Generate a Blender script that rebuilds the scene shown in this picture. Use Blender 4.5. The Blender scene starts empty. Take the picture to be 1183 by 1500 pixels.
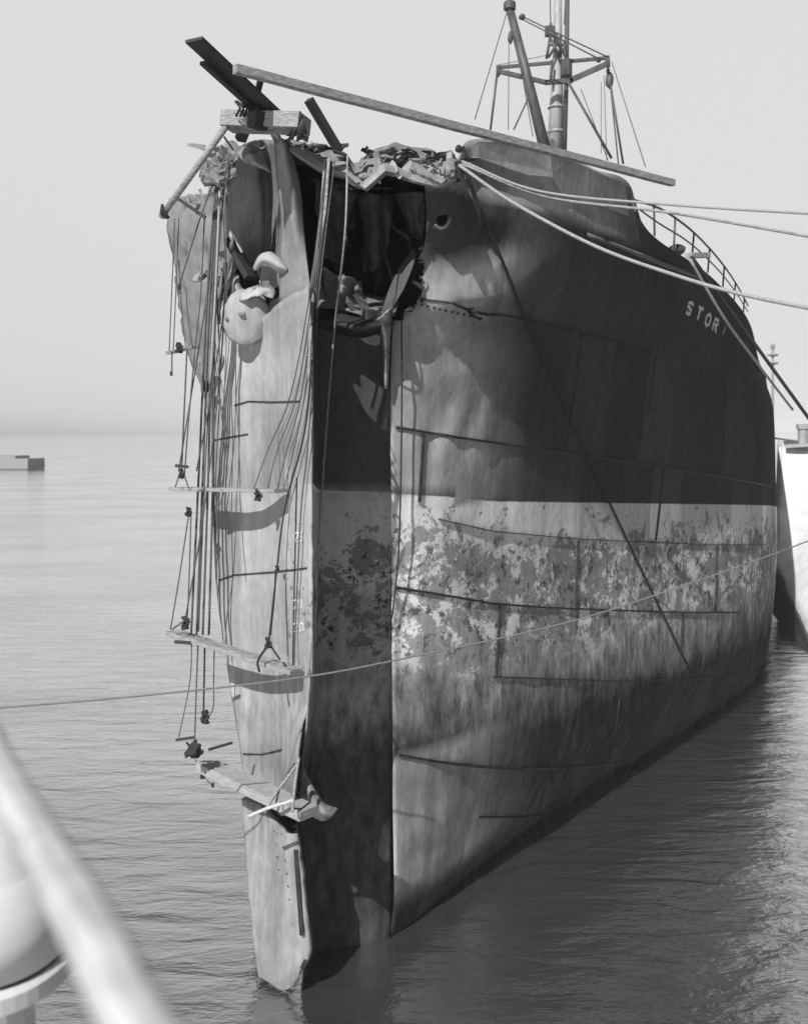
import bpy, bmesh, math, random
from mathutils import Vector, Matrix, noise
from mathutils.bvhtree import BVHTree
random.seed(7)
R = math.radians
sc = bpy.context.scene
C = sc.collection

# ------------------------------------------------------------------ camera
F = 1500.0; CX = 591.5; CY = 635.0; H = 9.0       # photo is 1183x1500
cam_d = bpy.data.cameras.new('camera'); cam = bpy.data.objects.new('camera', cam_d); C.objects.link(cam)
cam.location = (0, 0, H); cam.rotation_euler = (R(90), 0, 0)
cam_d.sensor_fit = 'VERTICAL'; cam_d.sensor_height = 36; cam_d.lens = 36
cam_d.shift_y = -115/1500.0; cam_d.clip_end = 20000; cam_d.clip_start = .05
cam_d.dof.use_dof = True; cam_d.dof.focus_distance = 18.5; cam_d.dof.aperture_fstop = 1.25
sc.camera = cam

# ------------------------------------------------------------------ light
SUN_EL = 41; SX, SY = -.45, -.893                 # horizontal direction towards the sun
n_ = math.hypot(SX, SY); SX /= n_; SY /= n_
w = bpy.data.worlds.new('World'); sc.world = w; w.use_nodes = True
nt = w.node_tree; nt.nodes.clear()
sky = nt.nodes.new('ShaderNodeTexSky'); sky.sky_type = 'NISHITA'; sky.sun_disc = False
sky.sun_elevation = R(SUN_EL); sky.sun_rotation = math.atan2(SX, SY)
sky.dust_density = 3.0; sky.air_density = 1.0
bw = nt.nodes.new('ShaderNodeRGBToBW')
# hazy bright air low down, much darker blue overhead (dimmed there to deepen the shade)
tc = nt.nodes.new('ShaderNodeTexCoord'); sp = nt.nodes.new('ShaderNodeSeparateXYZ'); nt.links.new(tc.outputs['Generated'], sp.inputs[0])
mr = nt.nodes.new('ShaderNodeMapRange'); mr.interpolation_type = 'SMOOTHSTEP'
for k, v in zip((1, 2, 3, 4), (.42, .85, 7.3, .5)): mr.inputs[k].default_value = v
nt.links.new(sp.outputs['Z'], mr.inputs[0])
mx = nt.nodes.new('ShaderNodeMath'); mx.operation = 'MULTIPLY_ADD'; mx.inputs[1].default_value = .02; 
az = nt.nodes.new('ShaderNodeMapRange'); az.interpolation_type = 'SMOOTHSTEP'   # brightest ahead, dimmed beside and behind the view to deepen the shade
for k, v in zip((1, 2, 3, 4), (-.02, .90, .04, 1.0)): az.inputs[k].default_value = v
nt.links.new(sp.outputs['Y'], az.inputs[0])
ml = nt.nodes.new('ShaderNodeMath'); ml.operation = 'MULTIPLY'; nt.links.new(mr.outputs[0], ml.inputs[0]); nt.links.new(az.outputs[0], ml.inputs[1])
nt.links.new(ml.outputs[0], mx.inputs[2])
bg = nt.nodes.new('ShaderNodeBackground'); bg.inputs[1].default_value = .1
wo = nt.nodes.new('ShaderNodeOutputWorld')
L = nt.links
L.new(sky.outputs[0], bw.inputs[0]); L.new(bw.outputs[0], mx.inputs[0]); L.new(mx.outputs[0], bg.inputs[0]); L.new(bg.outputs[0], wo.inputs[0])
sd = bpy.data.lights.new('sun', 'SUN'); so = bpy.data.objects.new('sun', sd); C.objects.link(so)
sd.energy = 5.0; sd.angle = R(.5); sd.color = (1, .995, .985)
sdir = Vector((SX*math.cos(R(SUN_EL)), SY*math.cos(R(SUN_EL)), math.sin(R(SUN_EL))))
so.rotation_euler = sdir.to_track_quat('Z', 'Y').to_euler(); so.location = (-20, -20, 30)
sc.view_settings.view_transform = 'Standard'; sc.view_settings.look = 'None'
sc.view_settings.exposure = 0; sc.view_settings.gamma = 1

# ------------------------------------------------------------------ helpers
def P(px, py, Y): return Vector(((px-CX)/F*Y, Y, H+(CY-py)/F*Y))
def PZ(px, z, Y): return Vector(((px-CX)/F*Y, Y, z))
def proj(v): return CX+F*v.x/v.y, CY-F*(v.z-H)/v.y

def link(name, me, mat, parent=None):
    o = bpy.data.objects.new(name, me); C.objects.link(o)
    if mat is not None: me.materials.append(mat)
    if parent is not None:
        o.parent = parent; o.matrix_parent_inverse = world_of(parent).inverted()
    return o
def world_of(o):
    m = Matrix.Translation(o.location)
    if o.parent: m = world_of(o.parent) @ o.matrix_parent_inverse @ m
    return m
def tag(o, label, cat, group=None):
    o['label'] = label; o['category'] = cat
    if group: o['group'] = group
    return o
def empty(name, loc, label, cat, group=None):
    o = bpy.data.objects.new(name, None); C.objects.link(o); o.location = loc; o.empty_display_size = .3
    return tag(o, label, cat, group)
def bm_obj(name, bm, mat, parent=None, smooth=False):
    me = bpy.data.meshes.new(name); bm.normal_update(); bm.to_mesh(me); bm.free()
    if smooth: me.polygons.foreach_set('use_smooth', [True]*len(me.polygons))
    return link(name, me, mat, parent)

def cr(p0, p1, p2, p3, t):
    return .5*((2*p1)+(p2-p0)*t+(2*p0-5*p1+4*p2-p3)*t*t+(3*p1-p0-3*p2+p3)*t*t*t)
def spline(pts, n):
    out = []; m = len(pts)
    for i in range(m-1):
        p0 = pts[i-1] if i else pts[0]*2-pts[1]
        p3 = pts[i+2] if i+2 < m else pts[-1]*2-pts[-2]
        for k in range(n): out.append(cr(p0, pts[i], pts[i+1], p3, k/n))
    out.append(pts[-1].copy()); return out
def grid(rows, nu, nv):
    rr = [spline(r, nu) for r in rows]
    cols = [spline([rr[i][j] for i in range(len(rr))], nv) for j in range(len(rr[0]))]
    return [[cols[j][i] for j in range(len(cols))] for i in range(len(cols[0]))]

def band_z(x, y):                                  # height of the painted line
    if y < 18.2: return 8.15-.12*(y-16.5)
    return 7.93-.075*(y-18.2)-.12*max(0, min(1, (y-18.2)/2))
SEAM_Y = ((-9, 437, 455, 486, 520, 560), (615, 632, 648, 666, 690, 714), (735, 758, 775, 789, 796, 797), (860, 870, 884, 892, 897, 897), (975, 985, 991, 996, 995, 990), (1100, 1112, 1122, 1124, 1095, 1060))
SEAM_X = (570, 640, 720, 850, 985, 1125)
def plate_tone(c):                                 # every plate has its own shade of old paint
    if c.y < .5: return 1
    px, py = proj(c); row = 0
    for i, sy in enumerate(SEAM_Y):
        y = sy[0] if px <= SEAM_X[0] else sy[-1]
        for k in range(5):
            if SEAM_X[k] <= px <= SEAM_X[k+1]: y = sy[k]+(sy[k+1]-sy[k])*(px-SEAM_X[k])/(SEAM_X[k+1]-SEAM_X[k])
        if py > y: row = i+1
    col = math.floor((c.y+row*2.37)/4.6+.5*c.x)
    return .78+.44*random.Random(row*97+col*13+5).random()
def ship_attrs(me, wear):
    a = me.attributes.new('band', 'FLOAT', 'POINT'); t = me.attributes.new('plate', 'FLOAT', 'POINT')
    for i, v in enumerate(me.vertices): t.data[i].value = plate_tone(v.co)
    b = me.attributes.new('wear', 'FLOAT', 'POINT')
    for i, v in enumerate(me.vertices):
        c = v.co; a.data[i].value = c.z-band_z(c.x, c.y)
        b.data[i].value = wear(c) if callable(wear) else wear
def sheet(name, G, mat, parent, wear=0.0, thick=.03, rough=0.0, rs=2.0, tear=0.0, disp=None, smooth=True, hole=None, seed=0.0):
    """grid of points -> plate mesh. rough: dent amplitude along the view ray, tear: ragged border"""
    nr, nc = len(G), len(G[0]); bm = bmesh.new(); V = []
    for i in range(nr):
        row = []
        for j in range(nc):
            p = G[i][j].copy()
            if rough:
                q = p*rs+Vector((seed, seed*1.7, 0))
                d = noise.fractal(q, 1.0, 2.0, 4)*rough
                p = p+Vector((p.x/p.y*d, d, (p.z-H)/p.y*d))
            if tear and (i in (0, nr-1) or j in (0, nc-1)):
                p += noise.noise_vector(p*5.3+Vector((seed, 0, 0)))*tear
            if disp: p = disp(p)
            row.append(bm.verts.new(p))
        V.append(row)
    for i in range(nr-1):
        for j in range(nc-1):
            if hole:
                c = (V[i][j].co+V[i+1][j+1].co)/2
                if hole(*proj(c)): continue
            bm.faces.new((V[i][j], V[i][j+1], V[i+1][j+1], V[i+1][j]))
    bmesh.ops.delete(bm, geom=[v for v in bm.verts if not v.link_faces], context='VERTS')
    me = bpy.data.meshes.new(name); bm.normal_update(); bm.to_mesh(me); bm.free()
    if smooth: me.polygons.foreach_set('use_smooth', [True]*len(me.polygons))
    ship_attrs(me, wear)
    o = link(name, me, mat, parent)
    if thick:
        m = o.modifiers.new('thickness', 'SOLIDIFY'); m.thickness = thick; m.offset = 0
    return o
def patch(name, rows, mat, parent, nu=6, nv=6, **kw):
    return sheet(name, grid([[P(*q) for q in r] for r in rows], nu, nv), mat, parent, **kw)

def frame_for(d):
    d = d.normalized(); s = d.cross(Vector((0, 0, 1)))
    if s.length < .05: s = d.cross(Vector((0, 1, 0)))
    s.normalize(); return d, s, s.cross(d).normalized()
def bm_beam(bm, a, b, w_, h_, side=None, bev=.006, wob=0):
    d, s, u = frame_for(b-a)
    if side is not None:
        s = (side-d*side.dot(d)).normalized(); u = s.cross(d).normalized()
    n = max(1, int((b-a).length/.5)); rings = []
    be = min(bev, w_/4, h_/4)
    prof = [(-w_/2+be, -h_/2), (w_/2-be, -h_/2), (w_/2, -h_/2+be), (w_/2, h_/2-be), (w_/2-be, h_/2), (-w_/2+be, h_/2), (-w_/2, h_/2-be), (-w_/2, -h_/2+be)]
    for i in range(n+1):
        c = a.lerp(b, i/n)
        if wob and 0 < i < n: c = c+noise.noise_vector(c*.9)*wob
        rings.append([bm.verts.new(c+s*x+u*y) for x, y in prof])
    for r0, r1 in zip(rings, rings[1:]):
        for k in range(8): bm.faces.new((r0[k], r0[(k+1) % 8], r1[(k+1) % 8], r1[k]))
    bm.faces.new(list(reversed(rings[0]))); bm.faces.new(rings[-1])
def beam(name, a, b, w_, h_, mat, parent=None, side=None, bev=.006, wob=0):
    bm = bmesh.new(); bm_beam(bm, a, b, w_, h_, side, bev, wob)
    bmesh.ops.recalc_face_normals(bm, faces=bm.faces)
    return bm_obj(name, bm, mat, parent)
def bm_tube(bm, pts, r, seg=7, caps=True, rfun=None, twist=0):
    rings = []; n = len(pts); ps = None
    for i, p in enumerate(pts):
        d = (pts[min(i+1, n-1)]-pts[max(i-1, 0)])
        if d.length < 1e-6: d = Vector((0, 0, 1))
        d.normalize()
        if ps is None: s = frame_for(d)[1]
        else:
            s = ps-d*ps.dot(d); s.normalize()
        ps = s; u = d.cross(s)
        rr = rfun(i/(n-1)) if rfun else r
        rings.append([bm.verts.new(p+(s*math.cos(2*math.pi*k/seg+twist*i)+u*math.sin(2*math.pi*k/seg+twist*i))*rr) for k in range(seg)])
    for r0, r1 in zip(rings, rings[1:]):
        for k in range(seg): bm.faces.new((r0[k], r0[(k+1) % seg], r1[(k+1) % seg], r1[k]))
    if caps: bm.faces.new(list(reversed(rings[0]))); bm.faces.new(rings[-1])
def tube(name, pts, r, mat, parent=None, seg=8, rfun=None, smooth=True):
    bm = bmesh.new(); bm_tube(bm, pts, r, seg, True, rfun); return bm_obj(name, bm, mat, parent, smooth)
def lathe_bm(bm, c, prof, axis=Vector((0, 0, 1)), seg=24):
    d, s, u = frame_for(axis) if abs(axis.normalized().z) < .99 else (Vector((0, 0, 1)), Vector((1, 0, 0)), Vector((0, 1, 0)))
    rings = [[bm.verts.new(c+d*z+(s*math.cos(2*math.pi*k/seg)+u*math.sin(2*math.pi*k/seg))*r) for k in range(seg)] for r, z in prof]
    for r0, r1 in zip(rings, rings[1:]):
        for k in range(seg): bm.faces.new((r0[k], r0[(k+1) % seg], r1[(k+1) % seg], r1[k]))
    bm.faces.new(list(reversed(rings[0]))); bm.faces.new(rings[-1])
def bm_blob(bm, c, r, sc3=(1, 1, 1), rough=.25, sub=2, seed=0):
    res = bmesh.ops.create_icosphere(bm, subdivisions=sub, radius=1)
    for v in res['verts']:
        n = v.co.normalized(); k = 1+rough*noise.noise(n*1.8+Vector((seed, seed*.7, 3)))
        v.co = c+Vector((n.x*sc3[0], n.y*sc3[1], n.z*sc3[2]))*r*k

# ------------------------------------------------------------------ materials
def G3(v): return (v, v, v, 1)
class M_:
    def __init__(s, name, rough=.6, spec=.3):
        s.m = bpy.data.materials.new(name); s.m.use_nodes = True; s.t = s.m.node_tree
        s.b = s.t.nodes['Principled BSDF']; s.b.inputs['Roughness'].default_value = rough
        s.b.inputs['Specular IOR Level'].default_value = spec
        s.co = s.t.nodes.new('ShaderNodeTexCoord').outputs['Object']
    def n(s, kind, **kw):
        nd = s.t.nodes.new(kind)
        for k, v in kw.items():
            if k.startswith('i_'):
                nd.inputs[k[2:]].default_value = v
            else: setattr(nd, k, v)
        return nd
    def lk(s, a, b): s.t.links.new(a, b)
    def noise(s, scale, vec=(1, 1, 1), detail=5, rough=.55, rot=(0, 0, 0), dist=0):
        mp = s.n('ShaderNodeMapping'); mp.inputs['Scale'].default_value = vec; mp.inputs['Rotation'].default_value = rot
        s.lk(s.co, mp.inputs[0]); nz = s.n('ShaderNodeTexNoise'); nz.inputs['Scale'].default_value = scale
        nz.inputs['Detail'].default_value = detail; nz.inputs['Roughness'].default_value = rough; nz.inputs['Distortion'].default_value = dist
        s.lk(mp.outputs[0], nz.inputs['Vector']); return nz.outputs[0]
    def ramp(s, x, a, b, va=0.0, vb=1.0):
        r = s.n('ShaderNodeMapRange'); r.clamp = True
        for k, v in zip((1, 2, 3, 4), (a, b, va, vb)): r.inputs[k].default_value = v
        s.lk(x, r.inputs[0]); return r.outputs[0]
    def mth(s, op, a, b=None, c=None):
        r = s.n('ShaderNodeMath', operation=op)
        for i, v in enumerate((a, b, c)):
            if v is None: continue
            if isinstance(v, (int, float)): r.inputs[i].default_value = v
            else: s.lk(v, r.inputs[i])
        return r.outputs[0]
    def mix(s, f, a, b):                            # scalar mix
        return s.mth('ADD', s.mth('MULTIPLY', b, f) if not isinstance(b, (int, float)) or True else 0, s.mth('MULTIPLY', a, s.mth('SUBTRACT', 1.0, f)))
    def col(s, x):
        c = s.n('ShaderNodeCombineColor')
        for i in range(3): s.lk(x, c.inputs[i])
        s.lk(c.outputs[0], s.b.inputs['Base Color'])
    def bump(s, x, dist=.02, strength=1.0):
        b = s.n('ShaderNodeBump'); b.inputs['Distance'].default_value = dist; b.inputs['Strength'].default_value = strength
        s.lk(x, b.inputs['Height']); s.lk(b.outputs[0], s.b.inputs['Normal'])

def simple(name, lo, hi, scale=4, vec=(1, 1, 1), rough=.7, spec=.15, bump=.005, rot=(0, 0, 0)):
    m = M_(name, rough, spec); x = m.noise(scale, vec, rot=rot)
    m.col(m.ramp(x, .3, .7, lo, hi))
    if bump: m.bump(x, bump)
    return m.m

def make_ship_mat():
    m = M_('ship_paint', .6, .0)
    at = m.n('ShaderNodeAttribute', attribute_name='band'); aw = m.n('ShaderNodeAttribute', attribute_name='wear')
    band, wear = at.outputs['Fac'], aw.outputs['Fac']
    streak = m.noise(1.0, (5, 5, .35), 6, .6); blot = m.noise(.9, (1, 1, 1), 6, .6); fine = m.noise(9, (1, 1, .5), 4, .6)
    # topside paint
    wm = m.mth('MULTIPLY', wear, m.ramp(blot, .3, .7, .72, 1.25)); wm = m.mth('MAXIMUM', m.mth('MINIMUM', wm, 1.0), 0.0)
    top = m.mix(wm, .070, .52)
    top = m.mth('MULTIPLY', top, m.ramp(streak, .3, .72, .86, 1.14))
    # boot topping, flaking off
    flk = m.noise(1.3, (1, 1, 1.25), 12, .78, dist=.3); flk2 = m.noise(3.4, (1, 1, 1.1), 10, .8, dist=.3)
    zone = m.mth('ADD', m.ramp(band, -1.3, -.1, -.03, .09), m.ramp(wear, .25, .42, 0, .15))         # least flaked right under the line
    m1 = m.ramp(m.mth('SUBTRACT', flk, zone), .50, .515)
    m2 = m.ramp(m.mth('SUBTRACT', flk2, m.mth('MULTIPLY', zone, .6)), .56, .575)
    boot = m.mix(m1, .70, .30); boot = m.mix(m2, boot, .11); boot = m.mth('MULTIPLY', boot, m.ramp(wear, .08, .3, 1.0, .46))
    boot = m.mth('MULTIPLY', boot, m.ramp(streak, .3, .7, .85, 1.1))
    # antifouling lower down, its foot darkened as painted shade of the bilge turn
    scr = m.noise(2.0, (2.4, 2.4, .8), 9, .72, rot=(0, .55, 0)); low = m.ramp(scr, .34, .66, .10, .42)
    low = m.mth('MULTIPLY', low, m.ramp(blot, .3, .7, .7, 1.3))
    lz = m.ramp(m.mth('ADD', band, m.mth('MULTIPLY', m.mth('SUBTRACT', blot, .5), 1.6)), -2.7, -3.5)
    bilge_shade = m.ramp(m.mth('ADD', band, m.mth('MULTIPLY', m.mth('SUBTRACT', blot, .5), 1.2)), -3.6, -4.7)
    low = m.mix(bilge_shade, low, m.mth('MULTIPLY', low, .20))
    low = m.mix(m.mth('MULTIPLY', wm, .8), low, m.ramp(streak, .3, .7, .36, .60))
    under = m.mix(lz, boot, low)
    edge = m.ramp(m.mth('ADD', band, m.mth('MULTIPLY', m.mth('SUBTRACT', fine, .5), .05)), -.012, .012)
    c = m.mix(edge, under, top)
    ap = m.n('ShaderNodeAttribute', attribute_name='plate'); c = m.mth('MULTIPLY', c, ap.outputs['Fac'])
    c = m.mth('MULTIPLY', c, m.ramp(fine, .3, .7, .88, 1.12))
    m.col(c)
    m.lk(m.ramp(blot, .3, .7, .42, .62), m.b.inputs['Roughness'])
    h = m.mth('ADD', m.mth('MULTIPLY', fine, .3), m.mth('MULTIPLY', blot, 1.2)); m.bump(h, .025)
    return m.m
MAT = {
 'ship': make_ship_mat(),
 'rag': simple('torn_plate', .10, .38, 5, rough=.6, bump=.02),
 'cave': simple('dark_steel', .02, .05, 3, rough=.7, bump=.02),  # near-black steel for the inside of the wreck and loose pieces
 'seam': simple('seam_edge', .02, .05, 6, rough=.6, bump=.004),
 'timber': simple('weathered_timber', .16, .42, 7, (1.2, 1.2, 8), .8, .2, .004),
 'pale': simple('pale_timber', .42, .62, 9, (1, 1, 5), .8, .2, .004),
 'plank': simple('worn_plank', .27, .40, 5, (1, 1, 6), .8, .1, .006),
 'darkt': simple('dark_timber', .035, .075, 8, (6, 1, 6), .8, .2, .006),
 'rope': simple('manila_rope', .05, .16, 30, (1, 1, 3), .9, .1, .006),
 'ropel': simple('light_hawser', .26, .42, 30, (1, 1, 1), .9, .1, .01),
 'line': simple('grey_line', .16, .26, 30, (1, 1, 1), .9, .1, .004),
 'black': simple('wet_black_wood', .010, .03, 6, rough=.9, spec=0),
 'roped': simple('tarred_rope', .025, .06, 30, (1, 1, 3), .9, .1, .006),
 'mast': simple('mast_paint', .28, .45, 5, (1, 1, .4), .5, .4, .003),
 'mastd': simple('dark_spar', .05, .12, 5, (1, 1, .4), .5, .4, .003),
 'white': simple('white_paint', .55, .70, 2.5, (1, 1, .5), .5, .4, .004),
 'whited': simple('dirty_white_paint', .45, .8, 3, (1, 1, 1), .6, .3, .01),
 'railp': simple('weathered_white', .42, .66, 14, rough=.7, spec=.1, bump=.01),
 'shore': simple('shore_haze', .2, .3, .01, rough=1, bump=0),
 'groove': simple('dark_groove', .03, .05, 3, rough=.8),
 'letter': simple('letter_paint', .45, .8, 9, rough=.6, bump=.002),
 'deck': simple('deck_boards', .12, .2, 6, (6, .4, 1), .8, .2, .004),
}

# ------------------------------------------------------------------ water
def water():
    m = M_('harbour_water', .12, .5)
    geo = m.n('ShaderNodeNewGeometry'); m.co = geo.outputs['Position']
    a = m.noise(1.0, (.55, 1.5, 1), 5, .55, dist=.4); b = m.noise(1.0, (3.0, 7.0, 1), 4, .6); c = m.noise(.06, (1, 2.2, 1), 3, .5)
    h = m.mth('ADD', m.mth('MULTIPLY', a, .16), m.mth('MULTIPLY', b, .026))
    bp = m.n('ShaderNodeBump'); bp.inputs['Distance'].default_value = .55; m.lk(h, bp.inputs['Height'])
    dif = m.n('ShaderNodeBsdfDiffuse'); dif.inputs[0].default_value = G3(.035)
    gl = m.n('ShaderNodeBsdfGlossy'); gl.inputs[0].default_value = G3(1); gl.inputs[1].default_value = .14; dif.inputs[0].default_value = G3(.05)
    m.lk(bp.outputs[0], gl.inputs['Normal'])
    fr = m.n('ShaderNodeFresnel'); fr.inputs[0].default_value = 1.6; m.lk(bp.outputs[0], fr.inputs['Normal'])
    fac = m.ramp(fr.outputs[0], 0.04, .42, .28, .99)
    fac = m.mth('MULTIPLY', fac, m.ramp(c, .35, .65, .88, 1.05))
    mxs = m.n('ShaderNodeMixShader'); m.lk(fac, mxs.inputs[0]); m.lk(dif.outputs[0], mxs.inputs[1]); m.lk(gl.outputs[0], mxs.inputs[2])
    out = m.t.nodes['Material Output']; m.lk(mxs.outputs[0], out.inputs[0])
    bm = bmesh.new(); S = 9000
    for p in ((-S, -S, 0), (S, -S, 0), (S, S, 0), (-S, S, 0)): bm.verts.new(p)
    bm.faces.new(bm.verts); o = bm_obj('water', bm, m.m); o['kind'] = 'structure'
water()

# ------------------------------------------------------------------ far shore
bm = bmesh.new(); prev = None
for k in range(161):
    x = -5200+k*65; y = 4200+250*math.sin(k*.11)
    h = 24+16*noise.noise(Vector((k*.13, 2, 0)))+7*noise.noise(Vector((k*.7, 9, 0)))
    r = [bm.verts.new((x, y, -1)), bm.verts.new((x, y+60, h*.7)), bm.verts.new((x, y+260, h)), bm.verts.new((x, y+900, -1))]
    if prev:
        for a in range(3): bm.faces.new((prev[a], r[a], r[a+1], prev[a+1]))
    prev = r
o = bm_obj('hills', bm, MAT['shore'], smooth=True); o['kind'] = 'structure'

# ------------------------------------------------------------------ the ship
ship = empty('damaged_ship', (-1, 17, 0), 'dark hulled ship with a smashed torn bow standing at its mooring', 'ship')
SH = MAT['ship']

def gauss(px, py, cx, cy, rx, ry, ang=0):
    dx, dy = px-cx, py-cy; c, s = math.cos(ang), math.sin(ang); u = (dx*c+dy*s)/rx; v = (-dx*s+dy*c)/ry
    return math.exp(-(u*u+v*v))
DENTS = [(700, 300, 55, 40, 0, -.10), (668, 520, 45, 20, .2, .16), (640, 590, 30, 45, .5, .14), (700, 600, 16, 50, .4, .10),
         (700, 560, 20, 60, .4, -.08), (640, 1160, 60, 30, 0, .10), (760, 520, 30, 80, .3, .06), (690, 460, 24, 12, .5, .14)]
FOLDS = [(700, 560, 60, 22, 1.9, .13), (655, 605, 60, 20, 2.1, .13), (735, 620, 80, 26, 1.75, .10), (640, 500, 70, 24, .25, .10), (735, 250, 70, 30, -.3, .12),
         (630, 680, 60, 18, 1.6, .06), (690, 1150, 70, 26, .5, .10), (640, 1240, 60, 30, -.6, .12)]
def port_disp(p):
    px, py = proj(p); d = 0
    for cx, cy, rx, up, dn, an, a in ((703, 442, 76, 78, 20, -.12, -.5), (664, 338, 62, 60, 34, -.3, -.17), (660, 500, 50, 30, 40, .1, -.07), (870, 330, 110, 24, 30, .42, -.07)):
        dx, dy = px-cx, py-cy; c, s_ = math.cos(an), math.sin(an); u = (dx*c+dy*s_)/rx; v = -dx*s_+dy*c; v = v/dn if v > 0 else -v/up
        if v < 1: d += a*(1-v)*math.exp(-u*u)
    for cx, cy, rx, ry, an, a in FOLDS:
        dx, dy = px-cx, py-cy; c, s_ = math.cos(an), math.sin(an); u = (dx*c+dy*s_)/rx; v = (-dx*s_+dy*c)/ry
        if abs(v) < 1: d += a*(1-abs(v))*math.exp(-u*u)
    for cx, cy, rx, ry, an, a in DENTS: d += a*gauss(px, py, cx, cy, rx, ry, an)
    k = max(0, 1-(p.y-18)/14)
    if p.y < 60: d += .011*math.sin((p.y*1.15+p.x)*5.2)*(.5+noise.noise(p*.7))*(1-k*.4)
    d += k*.035*noise.fractal(p*1.6, 1, 2, 3)+.02*noise.noise(p*.9)
    return p+Vector((p.x/p.y*d, d, (p.z-H)/p.y*d))
L0 = list(zip([570, 637, 695, 773, 842, 896, 941, 1041, 1100, 1116, 1116, 1100], [18.3, 19.6, 21.1, 23.2, 25.2, 26.9, 28.5, 32.9, 37, 42, 60, 100]))
L7 = list(zip([573, 645, 715, 800, 880, 928, 970, 1062, 1108, 1129, 1131, 1105], [18.2, 18.9, 20.1, 21.9, 24.1, 25.7, 27.3, 31.3, 35, 40, 60, 100]))
L11 = list(zip([576, 650, 725, 815, 895, 942, 985, 1060, 1100, 1126, 1128, 1103], [18.1, 18.4, 19.4, 21.0, 23.2, 24.8, 26.3, 30.3, 34.5, 41, 60, 100]))
z11 = [11, 11, 11, 11, 11, 11, 11, 10.9, 10.7, 10.4, 9.8, 9.4]
L12 = list(zip([621, 658, 728, 815, 895, 938, 978, 1047, 1093, 1112, 1123, 1102], [17.9, 17.9, 18.7, 19.9, 21.8, 23.3, 25, 29, 34.5, 42, 59, 100]))
z12 = [12.3, 12.3, 12.3, 12.3, 12.4, 12.5, 12.4, 12.2, 11.9, 11.4, 10.9, 10.6]
TOP = [(622, 262, 17.5), (667, 236, 17.5), (694, 204, 18.1), (800, 216, 19.1), (870, 248, 20.8), (919, 268, 22.2), (950, 340, 23.2), (1040, 405, 27), (1095, 470, 34.5), (1110, 528, 43), (1120, 562, 59), (1103, 598, 100)]
rows = [[PZ(px-70, -1.6, Y+.8) for px, Y in L0], [PZ(px, 0, Y) for px, Y in L0],
        [PZ(px+3, 2.7, Y-.15) for px, Y in [((a[0]*.12+b[0]*.88), (a[1]*.12+b[1]*.88)) for a, b in zip(L0, L7)]],
        [PZ(px, 7, Y) for px, Y in L7],
        [PZ(px, z, Y) for (px, Y), z in zip(L11, z11)],
        [PZ(px, z, Y) for (px, Y), z in zip(L12, z12)],
        [P(*q) for q in TOP]]
rows = [list(reversed(r)) for r in rows]            # outward normals to the port side
def port_wear_light(c):  # scraped paint, plus sunlight and shade painted into the same value
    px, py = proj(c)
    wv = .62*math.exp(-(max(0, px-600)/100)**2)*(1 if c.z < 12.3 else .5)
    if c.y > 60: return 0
    wv += 1.0*gauss(px, py, 705, 408, 52, 30, -.45)+.35*gauss(px, py, 680, 520, 60, 60)+.35*gauss(px, py, 700, 640, 40, 90, .2)  # scuffed paint and the sunlit facet and front, painted paler
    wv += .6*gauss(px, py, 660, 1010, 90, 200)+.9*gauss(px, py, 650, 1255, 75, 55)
    if c.z > 13.1: wv = max(wv, .62*max(0, min(1, (945-px)/60))*min(1, (c.z-13.1)/.12))  # bulwark painted paler as the sunlit strip above the knuckle
    wv -= .45*gauss(px, py, 655, 358, 50, 22, -.38)+.6*gauss(px, py, 636, 310, 34, 44)  # painted shade under the ridge and beside the opening
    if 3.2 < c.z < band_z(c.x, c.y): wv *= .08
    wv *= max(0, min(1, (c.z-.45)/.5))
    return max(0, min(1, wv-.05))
def port_hole(px, py):
    j_ = 5*noise.noise(Vector((px*.07, py*.07, 0))); px += j_; py += j_
    if 380 < py <= 440 and px < 618: return True
    if 440 < py < 478 and px < 618-(py-438)*1.1: return True
    return math.hypot((px-647)/9, (py-321)/8) < 1
Gp = grid(rows, 16, 16)
for r in Gp: r.reverse()
Gp = [[port_disp(p) for p in r] for r in Gp]
port = sheet('port_hull', Gp, SH, ship, wear=port_wear_light, thick=.03, hole=port_hole)
deps = None
# collision tree of the port side for things lying on it
bmt = bmesh.new(); bmt.from_mesh(port.data); PORT = BVHTree.FromBMesh(bmt); bmt.free()
def on_port(px, py, off=.02, tree=None):
    d = Vector((px-CX, F, CY-py)).normalized()
    loc, nrm, i, t = (tree or PORT).ray_cast(Vector((0, 0, H)), d)
    if loc is None: return None, None
    if nrm.dot(d) > 0: nrm = -nrm
    return loc+nrm*off, nrm
# starboard side: mirror image of the port side behind the wrecked stem
ax = Vector((.287, .958, 0)).normalized(); o0 = Vector((-1, 17, 0))
def mir(p):
    v = Vector((p.x, p.y, 0))-o0; r = ax*(2*ax.dot(v))-v; return Vector((o0.x+r.x, o0.y+r.y, p.z))
Gs = [[mir(p) for p in r[40:]] for r in Gp]
sheet('starboard_hull', Gs, SH, ship, wear=.05, thick=.03)
# transom closing the after end, and the decks
def quadsheet(name, a, b, mat, parent=None, n=10, **kw):
    return sheet(name, [[x.lerp(y, k/n) for k in range(n+1)] for x, y in zip(a, b)], mat, parent, **kw)
quadsheet('after_bulkhead', [r[-1] for r in Gp], [r[-1] for r in Gs], SH, ship, wear=0, n=6)
# deck follows the side a little below its upper edge
dk_p, dk_s = [], []
for j in range(60, len(Gp[0]), 4):
    t = Gp[-1][j]; z = min(t.z-.15, 13.0)
    a = Gp[-4][j]; a = Vector((a.x, a.y, z)); dk_p.append(a); dk_s.append(mir(a))
quadsheet('deck', dk_p, dk_s, MAT['deck'], ship, wear=0, thick=.08)
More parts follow.
